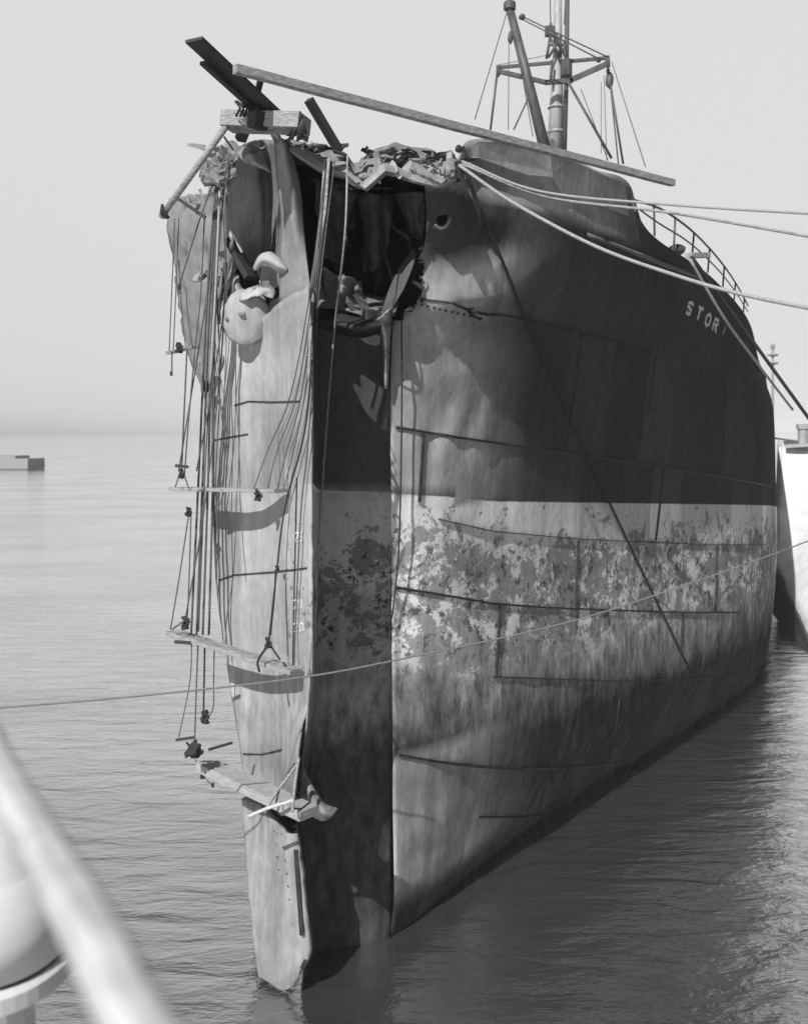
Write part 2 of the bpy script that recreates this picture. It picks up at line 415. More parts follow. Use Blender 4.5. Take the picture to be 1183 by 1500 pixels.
# broken fore end of the deck hanging over the torn opening
patch('broken_deck', [[(425, 222, 17.0), (470, 240, 16.9), (500, 250, 16.9), (530, 262, 17.0), (565, 250, 17.1), (600, 262, 17.1), (640, 270, 17.2), (668, 262, 17.4)],
                      [(425, 270, 20.6), (470, 272, 20.6), (500, 274, 20.6), (530, 276, 20.6), (565, 276, 20.6), (600, 278, 20.6), (660, 280, 20.6), (720, 280, 20.6)]],
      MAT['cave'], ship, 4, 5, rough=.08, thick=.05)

# --- wrecked stem: sunlit front plate
front = [[(318, 476, 18.0), (345, 470, 17.8), (378, 470, 17.3), (415, 440, 16.5), (452, 420, 15.8)],
         [(310, 530, 18.2), (345, 530, 17.8), (385, 525, 17.3), (420, 520, 16.5), (457, 510, 15.8)],
         [(311, 620, 18.2), (348, 620, 17.8), (385, 620, 17.35), (421, 620, 16.55), (457, 620, 15.8)],
         [(311, 720, 18.2), (349, 720, 17.8), (385, 720, 17.3), (422, 720, 16.5), (457, 720, 15.8)],
         [(318, 860, 18.1), (353, 860, 17.8), (388, 860, 17.3), (424, 860, 16.5), (457, 860, 15.8)],
         [(338, 1005, 18.0), (365, 1005, 17.7), (395, 1005, 17.3), (430, 1005, 16.5), (456, 1005, 15.8)],
         [(352, 1090, 17.8), (375, 1090, 17.5), (402, 1090, 17.2), (423, 1090, 16.5), (440, 1075, 15.8)],
         [(361, 1172, 17.6), (380, 1180, 17.4), (400, 1190, 17.1), (416, 1195, 16.5), (430, 1190, 15.8)]]
def front_wear(c):
    px, py = proj(c)
    if c.z < band_z(c.x, c.y)-2.6: return .62
    return .46+.3*gauss(px, py, 375, 520, 55, 60)-.22*gauss(px, py, 420, 650, 34, 40)-(.12 if px > 418 and c.z < 8.2 else 0)
stem = patch('stem_plate', front, SH, ship, 8, 8, wear=front_wear, rough=.07, rs=.9, tear=.02, thick=.04)
bmt = bmesh.new(); bmt.from_mesh(stem.data); STEM = BVHTree.FromBMesh(bmt); bmt.free()
# its hidden return to the starboard side
patch('starboard_return', [[(x0, y, 18.1), (x0+8, y, 19.5), (x0+50, y, 22.5), (x0+90, y, 26)] for x0, y in ((316, 480), (310, 540), (311, 720), (319, 860), (338, 1005), (352, 1090), (362, 1172), (372, 1290), (380, 1400))],
      SH, ship, 5, 5, wear=.5, rough=.05)
# recess: side facing away from the sun
def rec_row(y, a=457, c=575, d=0):
    if y >= 1200: return [(a, y, 16.5), (a+6, y, 17.15), (a+15, y, 17.7), (a+50, y, 17.9), (c-28, y, 18.1), (c, y, 18.3)]
    return [(a, y, 15.82), (a+5, y, 16.8), (a+14, y, 17.55), (a+50, y, 17.78+d), (c-28, y, 18.02+d), (c, y, 18.24)]
patch('shaded_side_plate', [rec_row(468, 457, 572, .1), rec_row(540, d=.1), rec_row(640, 457, 575), rec_row(760, 457, 574), rec_row(900, 457, 574), rec_row(1050, 450, 575), rec_row(1200, 436, 573),
      rec_row(1300, 446, 572), rec_row(1375, 450, 572), rec_row(1450, 442, 572)], SH, ship, 7, 7, wear=lambda c: .28 if 4.4 < c.z < band_z(c.x, c.y) else 0, rough=.07, rs=1.1)  # boot paint darkened here to deepen the shade of the recess
# ledge across the top of the recess
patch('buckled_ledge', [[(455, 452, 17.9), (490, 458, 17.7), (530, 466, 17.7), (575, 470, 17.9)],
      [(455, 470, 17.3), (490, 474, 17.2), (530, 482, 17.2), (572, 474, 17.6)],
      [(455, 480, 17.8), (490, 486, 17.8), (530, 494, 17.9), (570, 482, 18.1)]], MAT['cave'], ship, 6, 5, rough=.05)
patch('buckled_ledge', [[(470, 430, 18.9), (500, 425, 18.7), (540, 430, 18.7), (585, 440, 18.6)],
      [(462, 452, 18.2), (495, 452, 18.0), (535, 462, 17.9), (578, 462, 18.0)]], SH, ship, 8, 6, rough=.12, rs=2.5, wear=.25)
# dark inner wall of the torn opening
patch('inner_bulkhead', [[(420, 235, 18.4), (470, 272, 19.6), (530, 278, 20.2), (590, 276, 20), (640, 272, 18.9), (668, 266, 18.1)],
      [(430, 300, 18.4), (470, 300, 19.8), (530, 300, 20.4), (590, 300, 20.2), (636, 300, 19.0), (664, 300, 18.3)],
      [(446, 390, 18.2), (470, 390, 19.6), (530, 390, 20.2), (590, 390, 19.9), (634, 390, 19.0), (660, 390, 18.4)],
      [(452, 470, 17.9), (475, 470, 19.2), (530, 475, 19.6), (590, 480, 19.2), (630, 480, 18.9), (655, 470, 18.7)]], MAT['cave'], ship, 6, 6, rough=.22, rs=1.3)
# the leaf shaped flap curling out of the opening
patch('torn_flap', [[(608, 362, 18.1), (609, 363, 18.12), (611, 366, 18.15)],
      [(584, 395, 17.9), (594, 394, 17.7), (604, 390, 17.5)],
      [(568, 430, 17.8), (580, 428, 17.6), (591, 422, 17.35)],
      [(560, 458, 17.8), (568, 456, 17.6), (576, 450, 17.4)],
      [(560, 484, 17.8), (566, 490, 17.6), (572, 486, 17.9)]], SH, ship, 5, 6, rough=.03, wear=.12)
patch('bent_edge_strip', [[(550, 468, 17.5), (562, 460, 17.2), (573, 450, 17.5)], [(558, 484, 17.6), (565, 480, 17.4), (571, 476, 17.7)],
      [(561, 520, 17.9), (565, 520, 17.75), (569, 520, 17.9)], [(563, 570, 18.0), (565, 570, 17.9), (567, 570, 18.0)]], MAT['rag'], ship, 4, 6, rough=.05)

# --- upper wreckage
fin = [[(402, 200, 17.2), (412, 202, 16.7), (424, 212, 17.0)],
       [(406, 260, 17.1), (422, 262, 16.6), (438, 268, 16.9)],
       [(412, 325, 17.1), (430, 325, 16.6), (444, 330, 16.8)],
       [(410, 380, 17.1), (432, 382, 16.75), (450, 385, 16.6)],
       [(410, 445, 17.0), (433, 440, 16.75), (455, 430, 16.52)]]
patch('stem_fin', fin, SH, ship, 5, 6, wear=.36, rough=.05, rs=1.8)
bowl = [[(352, 212, 17.9), (375, 205, 18.2), (395, 205, 18.3), (408, 205, 17.5)],
        [(335, 262, 17.7), (365, 255, 18.5), (395, 255, 18.9), (413, 260, 17.5)],
        [(330, 310, 17.6), (360, 310, 18.4), (395, 315, 19.0), (415, 320, 17.5)],
        [(335, 355, 17.7), (362, 360, 18.7), (395, 365, 19.0), (414, 372, 17.5)],
        [(345, 395, 18.1), (365, 400, 18.9), (390, 405, 19.0), (412, 410, 17.5)],
        [(345, 440, 18.3), (365, 440, 18.8), (390, 440, 18.8), (412, 440, 17.8)]]
patch('crushed_plate', bowl, SH, ship, 6, 6, wear=lambda c: .85 if proj(c)[0] < 380 else .35, rough=.16, rs=1.6)  # shading of the hollow put into the colour: paler left, darker right
left = [[(249, 291, 20.5), (275, 286, 19.8), (303, 282, 19.2), (325, 262, 18.8), (345, 225, 18.4)],
        [(246, 325, 20.4), (274, 325, 19.7), (303, 320, 19.1), (325, 318, 18.6), (340, 300, 18.0)],
        [(256, 390, 20.3), (282, 390, 19.6), (305, 390, 19.2), (325, 390, 18.5), (345, 380, 17.8)],
        [(262, 440, 20.2), (285, 440, 19.5), (306, 440, 18.9), (318, 440, 18.6), (330, 440, 18.1)],
        [(272, 500, 20.0), (290, 500, 19.4), (308, 500, 18.8), (316, 500, 18.5), (326, 500, 18.1)],
        [(292, 560, 19.6), (300, 560, 19.2), (309, 560, 18.8), (316, 560, 18.5), (324, 560, 18.2)],
        [(308, 610, 19.2), (310, 610, 18.9), (313, 610, 18.6), (317, 610, 18.4), (322, 610, 18.25)]]
patch('starboard_flare', left, SH, ship, 7, 8, wear=.26, rough=.34, rs=1.7, tear=.06, thick=.04)
# curled lip folded out under the fin's left, star shaped tear
patch('star_tear', [[(352, 222, 17.2), (366, 214, 17.1), (378, 218, 17.2), (392, 214, 17.3)],
      [(350, 228, 17.1), (364, 226, 16.9), (376, 226, 17.0), (384, 220, 17.2)],
      [(356, 236, 17.1), (370, 238, 16.9), (382, 238, 17.0), (388, 236, 17.1)],
      [(372, 242, 17.1), (384, 246, 17.0), (392, 249, 17.0), (397, 253, 17.1)]], MAT['rag'], ship, 5, 5, rough=.04, tear=.02)
# rolled up sheets at the top left
for q in ([(292, 250, 17.6), (318, 232, 17.4), (340, 222, 17.4), (352, 226, 17.5)], [(294, 250, 17.4), (312, 262, 17.3), (328, 262, 17.3), (344, 240, 17.5)]):
    bm = bmesh.new(); c = spline([P(*x) for x in q], 6)
    bm_tube(bm, c, .14, 10, rfun=lambda t: .04+.12*math.sin(math.pi*min(1, t*1.05))**.7)
    for v in bm.verts: v.co += noise.noise_vector(v.co*6)*.13
    o = bm_obj('rolled_plate', bm, MAT['rag'], ship, False)
# swollen anchor pocket, its lip and the black gaps round it
bm = bmesh.new(); bmesh.ops.create_uvsphere(bm, u_segments=32, v_segments=20, radius=1)
c0 = P(361, 466, 17.25); rr = 40/1500*17.25
for v in bm.verts:
    n = v.co.copy(); v.co = c0+Vector((n.x*rr*.96, n.y*rr*.30, n.z*rr))*(1+.12*noise.noise(n*2.6))
o = bm_obj('anchor_pocket', bm, SH, ship, True); ship_attrs(o.data, .5)
patch('pocket_lip', [[(371, 395, 17.5), (378, 377, 17.3), (392, 370, 17.1), (408, 377, 17.0), (421, 392, 17.0)],
      [(372, 396, 17.3), (381, 382, 17.0), (394, 380, 16.85), (408, 388, 16.8), (420, 395, 16.85)],
      [(374, 397, 17.25), (385, 389, 17.1), (397, 392, 17.0), (408, 399, 16.95), (419, 399, 16.95)]], SH, ship, 5, 5, wear=.6, rough=.07, tear=.03)
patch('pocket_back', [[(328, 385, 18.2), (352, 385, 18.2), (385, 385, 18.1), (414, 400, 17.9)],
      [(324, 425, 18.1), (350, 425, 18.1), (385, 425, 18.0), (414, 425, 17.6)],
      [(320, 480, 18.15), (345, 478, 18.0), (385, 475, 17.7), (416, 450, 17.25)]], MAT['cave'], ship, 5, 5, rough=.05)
patch('pocket_rim', [[(334, 404, 18.0), (342, 400, 17.8), (350, 404, 17.7)], [(340, 420, 17.7), (346, 420, 17.4), (354, 422, 17.5)],
      [(338, 432, 17.6), (350, 434, 17.35), (372, 428, 17.4)]], MAT['rag'], ship, 5, 5, rough=.06)
patch('pocket_rim', [[(352, 430, 17.3), (368, 422, 17.1), (388, 420, 17.0), (404, 428, 17.0)], [(352, 442, 17.1), (368, 436, 16.95), (386, 434, 16.9), (400, 438, 16.9)]],
      SH, ship, 5, 5, wear=.6, rough=.12, rs=4, tear=.03)
patch('torn_tongue', [[(283, 404, 18.2), (294, 398, 18.1), (306, 396, 18.1)], [(282, 412, 18.1), (293, 412, 17.9), (304, 404, 18.0)]], MAT['rag'], ship, 4, 4, rough=.03)
beam('bent_frame', P(338, 352, 17.5), P(368, 408, 17.3), .30, .10, MAT['cave'], ship)
beam('bent_frame', P(340, 342, 17.3), P(355, 370, 17.2), .05, .03, MAT['rag'], ship)
tube('bent_frame', [P(336, 338, 17.3), P(341, 352, 17.2), P(338, 366, 17.3)], .035, MAT['rag'], ship)

# crumpled plating along the top
patch('folded_bulwark', [[(424, 212, 16.9), (455, 224, 16.8), (482, 236, 16.8), (505, 238, 16.8), (532, 266, 16.8), (562, 240, 16.8), (600, 254, 16.9), (640, 262, 17.0), (668, 246, 17.2)],
      [(424, 219, 16.7), (455, 238, 16.6), (482, 250, 16.55), (505, 252, 16.55), (534, 276, 16.5), (564, 250, 16.6), (600, 262, 16.75), (640, 272, 16.9), (668, 262, 17.1)],
      [(426, 224, 16.95), (455, 243, 16.9), (480, 256, 16.9), (508, 262, 16.9), (537, 279, 16.85), (566, 256, 16.95), (600, 266, 17.0), (640, 275, 17.1), (668, 266, 17.2)]],
      SH, ship, 2, 2, wear=.5, rough=.10, rs=4, tear=.02, smooth=False)
patch('crumpled_plating', [[(420, 205, 17.3), (450, 208, 17.4), (478, 214, 17.5), (505, 224, 17.5), (520, 240, 17.4), (545, 224, 17.5), (575, 210, 17.6), (610, 216, 17.6), (640, 222, 17.5), (668, 222, 17.4)],
      [(425, 214, 17.2), (450, 220, 17.2), (478, 228, 17.1), (505, 234, 17.1), (525, 254, 17.0), (545, 240, 17.1), (575, 232, 17.2), (610, 238, 17.2), (640, 246, 17.2), (668, 238, 17.2)],
      [(430, 222, 17.1), (450, 232, 17.1), (478, 242, 17.1), (505, 248, 17.1), (530, 270, 17.0), (560, 250, 17.1), (590, 254, 17.1), (620, 262, 17.1), (645, 268, 17.1), (668, 256, 17.2)]],
      SH, ship, 4, 6, rough=.55, rs=2.6, tear=.08, seed=3, wear=.36)
for i, (x, y) in enumerate(((470, 222), (500, 226), (556, 226), (590, 232), (612, 236), (628, 232), (650, 240), (600, 222), (432, 206), (445, 214))):
    bm = bmesh.new(); c = P(x, y, 17.0); pts = [c+Vector((random.uniform(-.16, .16), random.uniform(-.1, .1), random.uniform(-.09, .09))) for k in range(5)]
    bm_tube(bm, spline(pts, 4), random.uniform(.012, .03), 6); bm_obj('twisted_pipe', bm, MAT['cave' if i % 2 else 'rag'], ship, True)

def shards(name, pts, n, size, mat, wear=.6, spread=.1, seed=1):
    rnd = random.Random(seed); c = spline([P(*q) for q in pts], 8)
    for i in range(n):
        p = c[rnd.randrange(len(c))]; a = rnd.uniform(0, 6.28); L_ = size*rnd.uniform(.4, 1.3)
        d = Vector((math.cos(a), rnd.uniform(-.6, .2), math.sin(a))); q = Vector((-math.sin(a), rnd.uniform(-.5, .5), math.cos(a)))*L_*rnd.uniform(.15, .4)
        bend = Vector((rnd.uniform(-1, 1), rnd.uniform(-1, 1), rnd.uniform(-1, 1)))*L_*.35; o_ = Vector((rnd.uniform(-1, 1), 0, rnd.uniform(-1, 1)))*spread
        G = [[p+o_-q+(d*L_+bend*t)*t+q*2*u*(1-t*.55)+q*t*.6 for u in (0, .5, 1)] for t in (0, .35, .7, 1)]
        sheet(name, G, mat, ship, wear=wear, thick=.02, rough=.04, rs=6, smooth=False, seed=i)
for q, wr in (([[(462, 262, 17.6), (490, 270, 17.9), (520, 280, 18.3)], [(466, 320, 17.8), (488, 330, 18.4), (512, 330, 18.6)], [(468, 372, 18.0), (484, 380, 18.2), (500, 392, 18.7)]], .0),
              ([[(520, 282, 18.6), (548, 284, 18.2), (580, 286, 18.7)], [(530, 330, 18.9), (552, 336, 18.5), (574, 330, 18.9)], [(528, 400, 19.1), (548, 396, 18.6), (566, 380, 19.0)]], .0),
              ([[(576, 284, 18.3), (600, 282, 18.0), (622, 280, 17.9)], [(590, 312, 18.8), (606, 318, 18.3), (622, 310, 18.1)], [(604, 345, 18.9), (612, 350, 18.6), (622, 352, 18.4)]], .0),
              ([[(470, 392, 18.0), (498, 402, 17.9), (528, 412, 18.2)], [(474, 420, 18.3), (500, 430, 18.0), (530, 436, 18.3)], [(470, 446, 18.3), (500, 450, 18.2), (540, 456, 18.4)]], .3)):
    patch('buckled_sheet', q, SH, ship, 7, 7, wear=wr, rough=.3, rs=2.4, tear=.06, seed=q[0][0][0])
shards('torn_shard', [(428, 212, 16.9), (480, 240, 16.8), (530, 268, 16.8), (565, 242, 16.8), (610, 256, 16.9), (665, 244, 17)], 16, .2, SH, .75, .1, 2)
shards('torn_shard', [(430, 208, 17.2), (500, 222, 17.3), (560, 226, 17.4), (650, 228, 17.3)], 8, .15, MAT['cave'], 0, .12, 3)
shards('torn_shard', [(326, 385, 17.6), (330, 430, 17.6), (345, 455, 17.3), (380, 425, 17), (412, 400, 16.9)], 16, .2, SH, .3, .06, 4)
shards('torn_shard', [(300, 225, 17.4), (325, 245, 17.3), (350, 222, 17.2), (380, 205, 17.1), (405, 200, 17)], 12, .26, SH, .4, .12, 5)
shards('torn_shard', [(470, 440, 18.2), (510, 440, 18.1), (560, 462, 17.8)], 14, .32, SH, .2, .1, 6)
shards('torn_shard', [(618, 350, 17.9), (617, 430, 17.9), (596, 458, 17.9), (574, 480, 18)], 10, .14, SH, .35, .04, 7)
shards('torn_shard', [(440, 1050, 16.45), (436, 1120, 16.4), (440, 1190, 16.4), (400, 1200, 16.7)], 12, .16, SH, .8, .04, 8)
shards('torn_shard', [(245, 300, 20.0), (285, 287, 19.4), (320, 270, 18.8)], 8, .3, SH, .5, .1, 9)
rnd = random.Random(11)
for i in range(12):   # broken frames and pipes hanging inside the opening
    x = 470+i*13+rnd.uniform(-6, 6); y0 = 285+rnd.uniform(-10, 20); y1 = y0+rnd.uniform(50, 160)
    tube('bent_frame', spline([P(x, y0, 18.9), P(x+rnd.uniform(-14, 14), (y0+y1)/2, 18.7), P(x+rnd.uniform(-25, 25), y1, 18.5)], 5), rnd.uniform(.02, .06), MAT['cave'], ship)

# --- lower stem foot, hanging in the water
patch('stem_foot', [[(356, 1168, 17.3), (380, 1176, 17.1), (400, 1196, 16.8), (420, 1218, 16.6), (435, 1222, 16.45)],
      [(362, 1250, 17.2), (384, 1250, 17.0), (404, 1250, 16.7), (424, 1250, 16.5), (440, 1248, 16.4)],
      [(370, 1340, 17.0), (390, 1340, 16.8), (410, 1340, 16.6), (432, 1340, 16.45), (450, 1340, 16.35)],
      [(376, 1395, 16.9), (395, 1400, 16.7), (415, 1402, 16.55), (438, 1400, 16.4), (454, 1392, 16.3)],
      [(381, 1425, 16.8), (397, 1432, 16.65), (412, 1438, 16.5), (430, 1434, 16.4), (441, 1420, 16.35)],
      [(384, 1428, 16.8), (398, 1437, 16.65), (412, 1448, 16.5), (422, 1450, 16.45), (430, 1440, 16.4)]], SH, ship, 6, 8, wear=.75, rough=.06, rs=1.2, tear=.03, thick=.09)
beam('slot_shade_bar', P(433, 1245, 16.38), P(442, 1370, 16.30), .07, .03, MAT['cave'], ship, side=Vector((1, 0, 0)))  # dark bar on the foot plate painting the shade inside a slot
for i in range(8):
    for j in range(2):
        bm = bmesh.new(); bmesh.ops.create_icosphere(bm, subdivisions=1, radius=.014); bmesh.ops.translate(bm, verts=bm.verts, vec=P(402+j*11+i*2.3, 1215+i*19+j*5, 16.62-j*.12)+Vector((0, -.06, 0)))
        bm_obj('rivet', bm, MAT['cave'], ship)
patch('curled_strip', [[(441, 1050, 16.5), (447, 1052, 16.4), (451, 1060, 16.5)], [(438, 1085, 16.5), (444, 1088, 16.35), (450, 1090, 16.45)],
      [(432, 1115, 16.5), (438, 1118, 16.35), (444, 1118, 16.4)], [(434, 1130, 16.4), (440, 1132, 16.25), (447, 1130, 16.35)],
      [(444, 1160, 16.3), (452, 1158, 16.1), (458, 1152, 16.2)], [(456, 1192, 16.3), (468, 1186, 16.0), (474, 1176, 16.1)], [(470, 1202, 16.3), (484, 1198, 16.1), (495, 1184, 16.2)]],
      MAT['rag'], ship, 4, 6, rough=.03, thick=.03)
# --- plate seams lying on the port side
def ribbon(name, pts, width, h, mat, parent, off=.02, tree=None, step=10, up=None):
    fine = []
    for (x0, y0), (x1, y1) in zip(pts, pts[1:]):
        n = max(1, int(math.hypot(x1-x0, y1-y0)/step))
        for k in range(n): fine.append((x0+(x1-x0)*k/n, y0+(y1-y0)*k/n))
    fine.append(pts[-1]); L_ = []
    for x, y in fine:
        p, n = on_port(x, y, off, tree)
        if p is not None and (not L_ or (p-L_[-1][0]).length < 3): L_.append((p, n))
    if len(L_) < 2: return None
    bm = bmesh.new(); rings = []
    for i, (p, n) in enumerate(L_):
        d = (L_[min(i+1, len(L_)-1)][0]-L_[max(i-1, 0)][0]).normalized(); s = d.cross(n).normalized()
        rings.append([bm.verts.new(p+s*width/2-n*off*1.5), bm.verts.new(p+s*width/2), bm.verts.new(p-s*width/2), bm.verts.new(p-s*width/2-n*off*1.5)])
    for a, b in zip(rings, rings[1:]):
        for k in range(3): bm.faces.new((a[k], a[k+1], b[k+1], b[k]))
    bmesh.ops.recalc_face_normals(bm, faces=bm.faces)
    return bm_obj(name, bm, mat, parent)
SE = MAT['seam']
for pts, wd in ([[(578, 626), (650, 638), (720, 648), (850, 666), (970, 685), (1060, 699), (1126, 712)], .055],
            [[(578, 860), (650, 872), (720, 884), (800, 890), (900, 894), (1000, 897), (1080, 897)], .05],
            [[(720, 991), (800, 994), (880, 997), (1000, 995), (1080, 990)], .025],
            [[(582, 1105), (640, 1115), (700, 1122), (760, 1126), (850, 1122), (930, 1112)], .05],
            [[(700, 1196), (760, 1196), (800, 1192)], .03],
            [[(612, 438), (660, 444), (700, 456), (770, 468), (840, 486), (900, 502), (955, 520)], .03],
            [[(640, 760), (720, 778), (840, 789), (960, 795), (1060, 798), (1120, 797)], .02],
            [[(850, 490), (840, 570), (826, 655)], .03], [[(970, 686), (965, 730), (958, 792)], .05], [[(845, 792), (840, 885)], .04],
            [[(1048, 800), (1045, 895)], .03], [[(730, 886), (724, 988)], .05], [[(998, 898), (992, 992)], .05], [[(908, 1000), (900, 1060), (893, 1110)], .04],
            [[(800, 1130), (790, 1180)], .03], [[(618, 636), (612, 735)], .045], [[(958, 520), (948, 600)], .02]):
    ribbon('plate_seam', pts, wd*.8, .02, SE, ship, off=.06)
for pts in ([(345, 594), (365, 588), (400, 589), (440, 588)], [(314, 645), (340, 640), (365, 636)], [(322, 850), (345, 842), (400, 838), (452, 832)], [(358, 1104), (385, 1105), (415, 1098)], [(437, 700), (434, 830), (431, 980)]):
    ribbon('plate_seam', pts, .025, .02, SE, ship, off=.035, tree=STEM)
for pts in ([(459, 612), (520, 618), (572, 626)], [(462, 842), (520, 850), (574, 860)], [(462, 1092), (530, 1100), (580, 1106)]):
    tube('plate_seam', [P(x, y, 18.25) for x, y in pts], .02, SE, ship)
for i in range(11):
    p, n = on_port(618+i*8.6, 446+i*1.9, .02)
    if p: bm = bmesh.new(); bmesh.ops.create_icosphere(bm, subdivisions=1, radius=.028); bmesh.ops.translate(bm, verts=bm.verts, vec=p); bm_obj('rivet', bm, SE, ship)
# small split below the row of rivets, and the fairlead hole's bent lip
ribbon('split_edge', [(684, 452), (692, 462), (703, 468)], .07, .02, MAT['cave'], ship, off=.03, step=4)
ribbon('split_edge', [(690, 449), (698, 458), (712, 462)], .05, .02, MAT['rag'], ship, off=.06, step=4)
tube('hole_lip', spline([on_port(x, y, .02)[0] or P(x, y, 17.7) for x, y in ((638, 330), (646, 334), (654, 330), (659, 318))], 4), .03, MAT['rag'], ship)

# lettering: the name and the draught marks, as raised strokes
GL = {'S': [[(1, .12), (.6, 0), (.1, .12), (.1, .38), (.85, .6), (.85, .88), (.45, 1), (0, .88)]], 'T': [[(0, 0), (1, 0)], [(.5, 0), (.5, 1)]],
      'O': [[(.5, 0), (.9, .2), (.9, .8), (.5, 1), (.1, .8), (.1, .2), (.5, 0)]], 'R': [[(.1, 1), (.1, 0), (.8, .05), (.85, .4), (.1, .5)], [(.45, .5), (.9, 1)]],
      'I': [[(.6, .0), (.45, 1)]], '2': [[(0, .15), (.5, 0), (.95, .2), (.8, .5), (0, 1), (1, 1)]], '1': [[(.2, .15), (.5, 0), (.5, 1)]],
      '0': [[(.5, 0), (.9, .2), (.9, .8), (.5, 1), (.1, .8), (.1, .2), (.5, 0)]], '3': [[(.1, 0), (.9, 0), (.4, .4), (.9, .7), (.5, 1), (0, .9)]]}
def glyph(ch, x, y, w_, h_, sx, width, tree=None, mat='letter', slope=.55):
    for st in GL[ch]:
        ribbon('lettering', [(x+a*w_-b*h_*sx, y+b*h_+a*w_*slope) for a, b in st], width, .01, MAT[mat], ship, off=.035, tree=tree, step=3)
for ch, x, y in (('S', 1007, 441), ('T', 1021, 449), ('O', 1034, 458), ('R', 1045, 466), ('I', 1058, 478)):
    glyph(ch, x, y, 7 if ch != 'I' else 4, 17 if ch != 'I' else 11, .28, .085 if ch != 'I' else .04)
for ch, x, y in (('2', 433, 878), ('1', 441, 878), ('2', 433, 912), ('0', 441, 912), ('2', 434, 780), ('3', 441, 780)):
    glyph(ch, x, y, 6, 13, 0, .022, STEM, slope=0)

# --- mast on the foredeck
MY = 44.6
mast = tube('mast', [P(812, 235, MY), P(815, 140, MY), P(816, 100, MY), P(817, -60, MY)], .4, MAT['mast'], ship, 16, rfun=lambda t: .36-.22*t)
tube('mast_ladder_post', [P(826, 232, MY-.3), P(829, 120, MY-.3), P(831, -60, MY-.3)], .10, MAT['mastd'], mast, 8)
for i in range(3): tube('mast_stay', [P(804+i*13, -60, MY), P(806+i*10, 36, MY)], .025, MAT['mastd'], mast, 5)
bm = bmesh.new(); lathe_bm(bm, P(814, 193, MY), [(.4, -.05), (.4, .05)]); bm_obj('mast_band', bm, MAT['mast'], mast); bm = bmesh.new(); lathe_bm(bm, P(814, 155, MY), [(.38, -.1), (.2, .1)]); bm_obj('mast_band', bm, MAT['mast'], mast)
beam('crosstree', P(728, 104, MY-.8), P(800, 121, MY-.8), .14, .18, MAT['mastd'], mast); beam('crosstree', P(798, 121, MY-.8), P(838, 118, MY-.8), .14, .2, MAT['mastd'], mast)
beam('crosstree', P(834, 118, MY-.8), P(890, 93, MY-.8), .14, .22, MAT['mastd'], mast); beam('crosstree', P(728, 99, MY+.3), P(888, 85, MY+.3), .12, .14, MAT['mastd'], mast)
tube('crosstree', [P(729, 96, MY-.2), P(729, 112, MY-.2)], .08, MAT['mastd'], mast); tube('crosstree', [P(889, 82, MY-.2), P(890, 98, MY-.2)], .10, MAT['mastd'], mast)
bm = bmesh.new(); bm_beam(bm, P(798, 46, MY-.4), P(812, 46, MY-.4), .3, .4); bm_beam(bm, P(806, 34, MY-.4), P(808, 46, MY-.4), .1, .1); bm_obj('masthead_lamp', bm, MAT['mastd'], mast)
for a, b in (((806, 50), (800, 86)), ((814, 50), (828, 86)), ((803, 66), (824, 66)), ((803, 84), (822, 52)), ((820, 84), (806, 56)), ((808, 88), (806, 120)), ((826, 60), (829, 120))):
    tube('lattice_bar', [P(a[0], a[1], MY-.5), P(b[0], b[1], MY-.5)], .06, MAT['mastd'], mast, 5)
bm = bmesh.new(); lathe_bm(bm, P(829, 100, MY-.3), [(.25, -.35), (.25, .35)]); bm_obj('mast_band', bm, MAT['mastd'], mast)
boom = tube('cargo_boom', [P(803, 240, 40), P(776, 130, 40), P(746, 12, 40)], .2, MAT['mastd'], mast, 12, rfun=lambda t: .24-.08*t)
bm = bmesh.new(); lathe_bm(bm, P(746, 10, 40), [(.16, -.15), (.24, -.1), (.24, .15), (.16, .22)]); bm_obj('boom_cap', bm, MAT['mastd'], mast)
for q, rr_, s3 in ((P(764, 25, 40), .13, (1, 1, 1)), (P(747, 55, 40), .13, (.8, .8, 2)), (P(892, 118, MY-.5), .22, (.8, .8, 1.7)), (P(890, 104, MY-.5), .1, (.8, .8, 1.7)), (P(876, 88, MY-.5), .12, (1, 1, 1))):
    bm = bmesh.new(); bm_blob(bm, q, rr_, s3); bm_obj('pulley_block', bm, MAT['mastd'], mast, True)
for a, b, r in (((764, 24), (890, 84), .03), ((764, 28), (880, 88), .03), ((742, 18), (695, 175), .022), ((745, 60), (744, 190), .018), ((893, 122), (912, 240), .05), ((893, 122), (905, 240), .03), ((830, 118), (895, 232), .06),
                ((728, 106), (718, 190), .05), ((775, 140), (752, 190), .035), ((766, 120), (780, 200), .02), ((895, 90), (945, 245), .02), ((730, 95), (806, 80), .015), ((850, 130), (890, 235), .02), ((880, 120), (880, 225), .015), ((884, 110), (888, 235), .015)):
    tube('rigging_line', [P(a[0], a[1], 42), P(b[0], b[1], 42)], r, MAT['mastd'] if r > .03 else MAT['rope'], mast, 5)
# --- guard rail along the deck edge aft of the bulwark
rail_bot = [(930, 310, 21.9), (965, 352, 23.4), (1000, 372, 24.6), (1030, 394, 26.6), (1058, 420, 28.8), (1078, 444, 31.5), (1094, 466, 34.5)]
rail_top = [(925, 292, 22.3), (965, 305, 23.6), (1003, 330, 24.8), (1033, 358, 26.8), (1060, 390, 29), (1080, 420, 31.7), (1095, 448, 34.7)]
bm = bmesh.new()
tp = spline([P(*q) for q in rail_top], 5); bt = spline([P(*q) for q in rail_bot], 5)
bm_tube(bm, tp, .028, 6); bm_tube(bm, [a.lerp(b, .48) for a, b in zip(tp, bt)], .02, 6)
for k in range(0, len(tp), 4): bm_tube(bm, [bt[k], tp[k]], .025, 6)
bm_obj('guard_rail', bm, MAT['mastd'], ship, True)
beam('mooring_chock', P(1008, 374, 24.2), P(1034, 374, 24.9), .22, .12, MAT['mast'], ship)
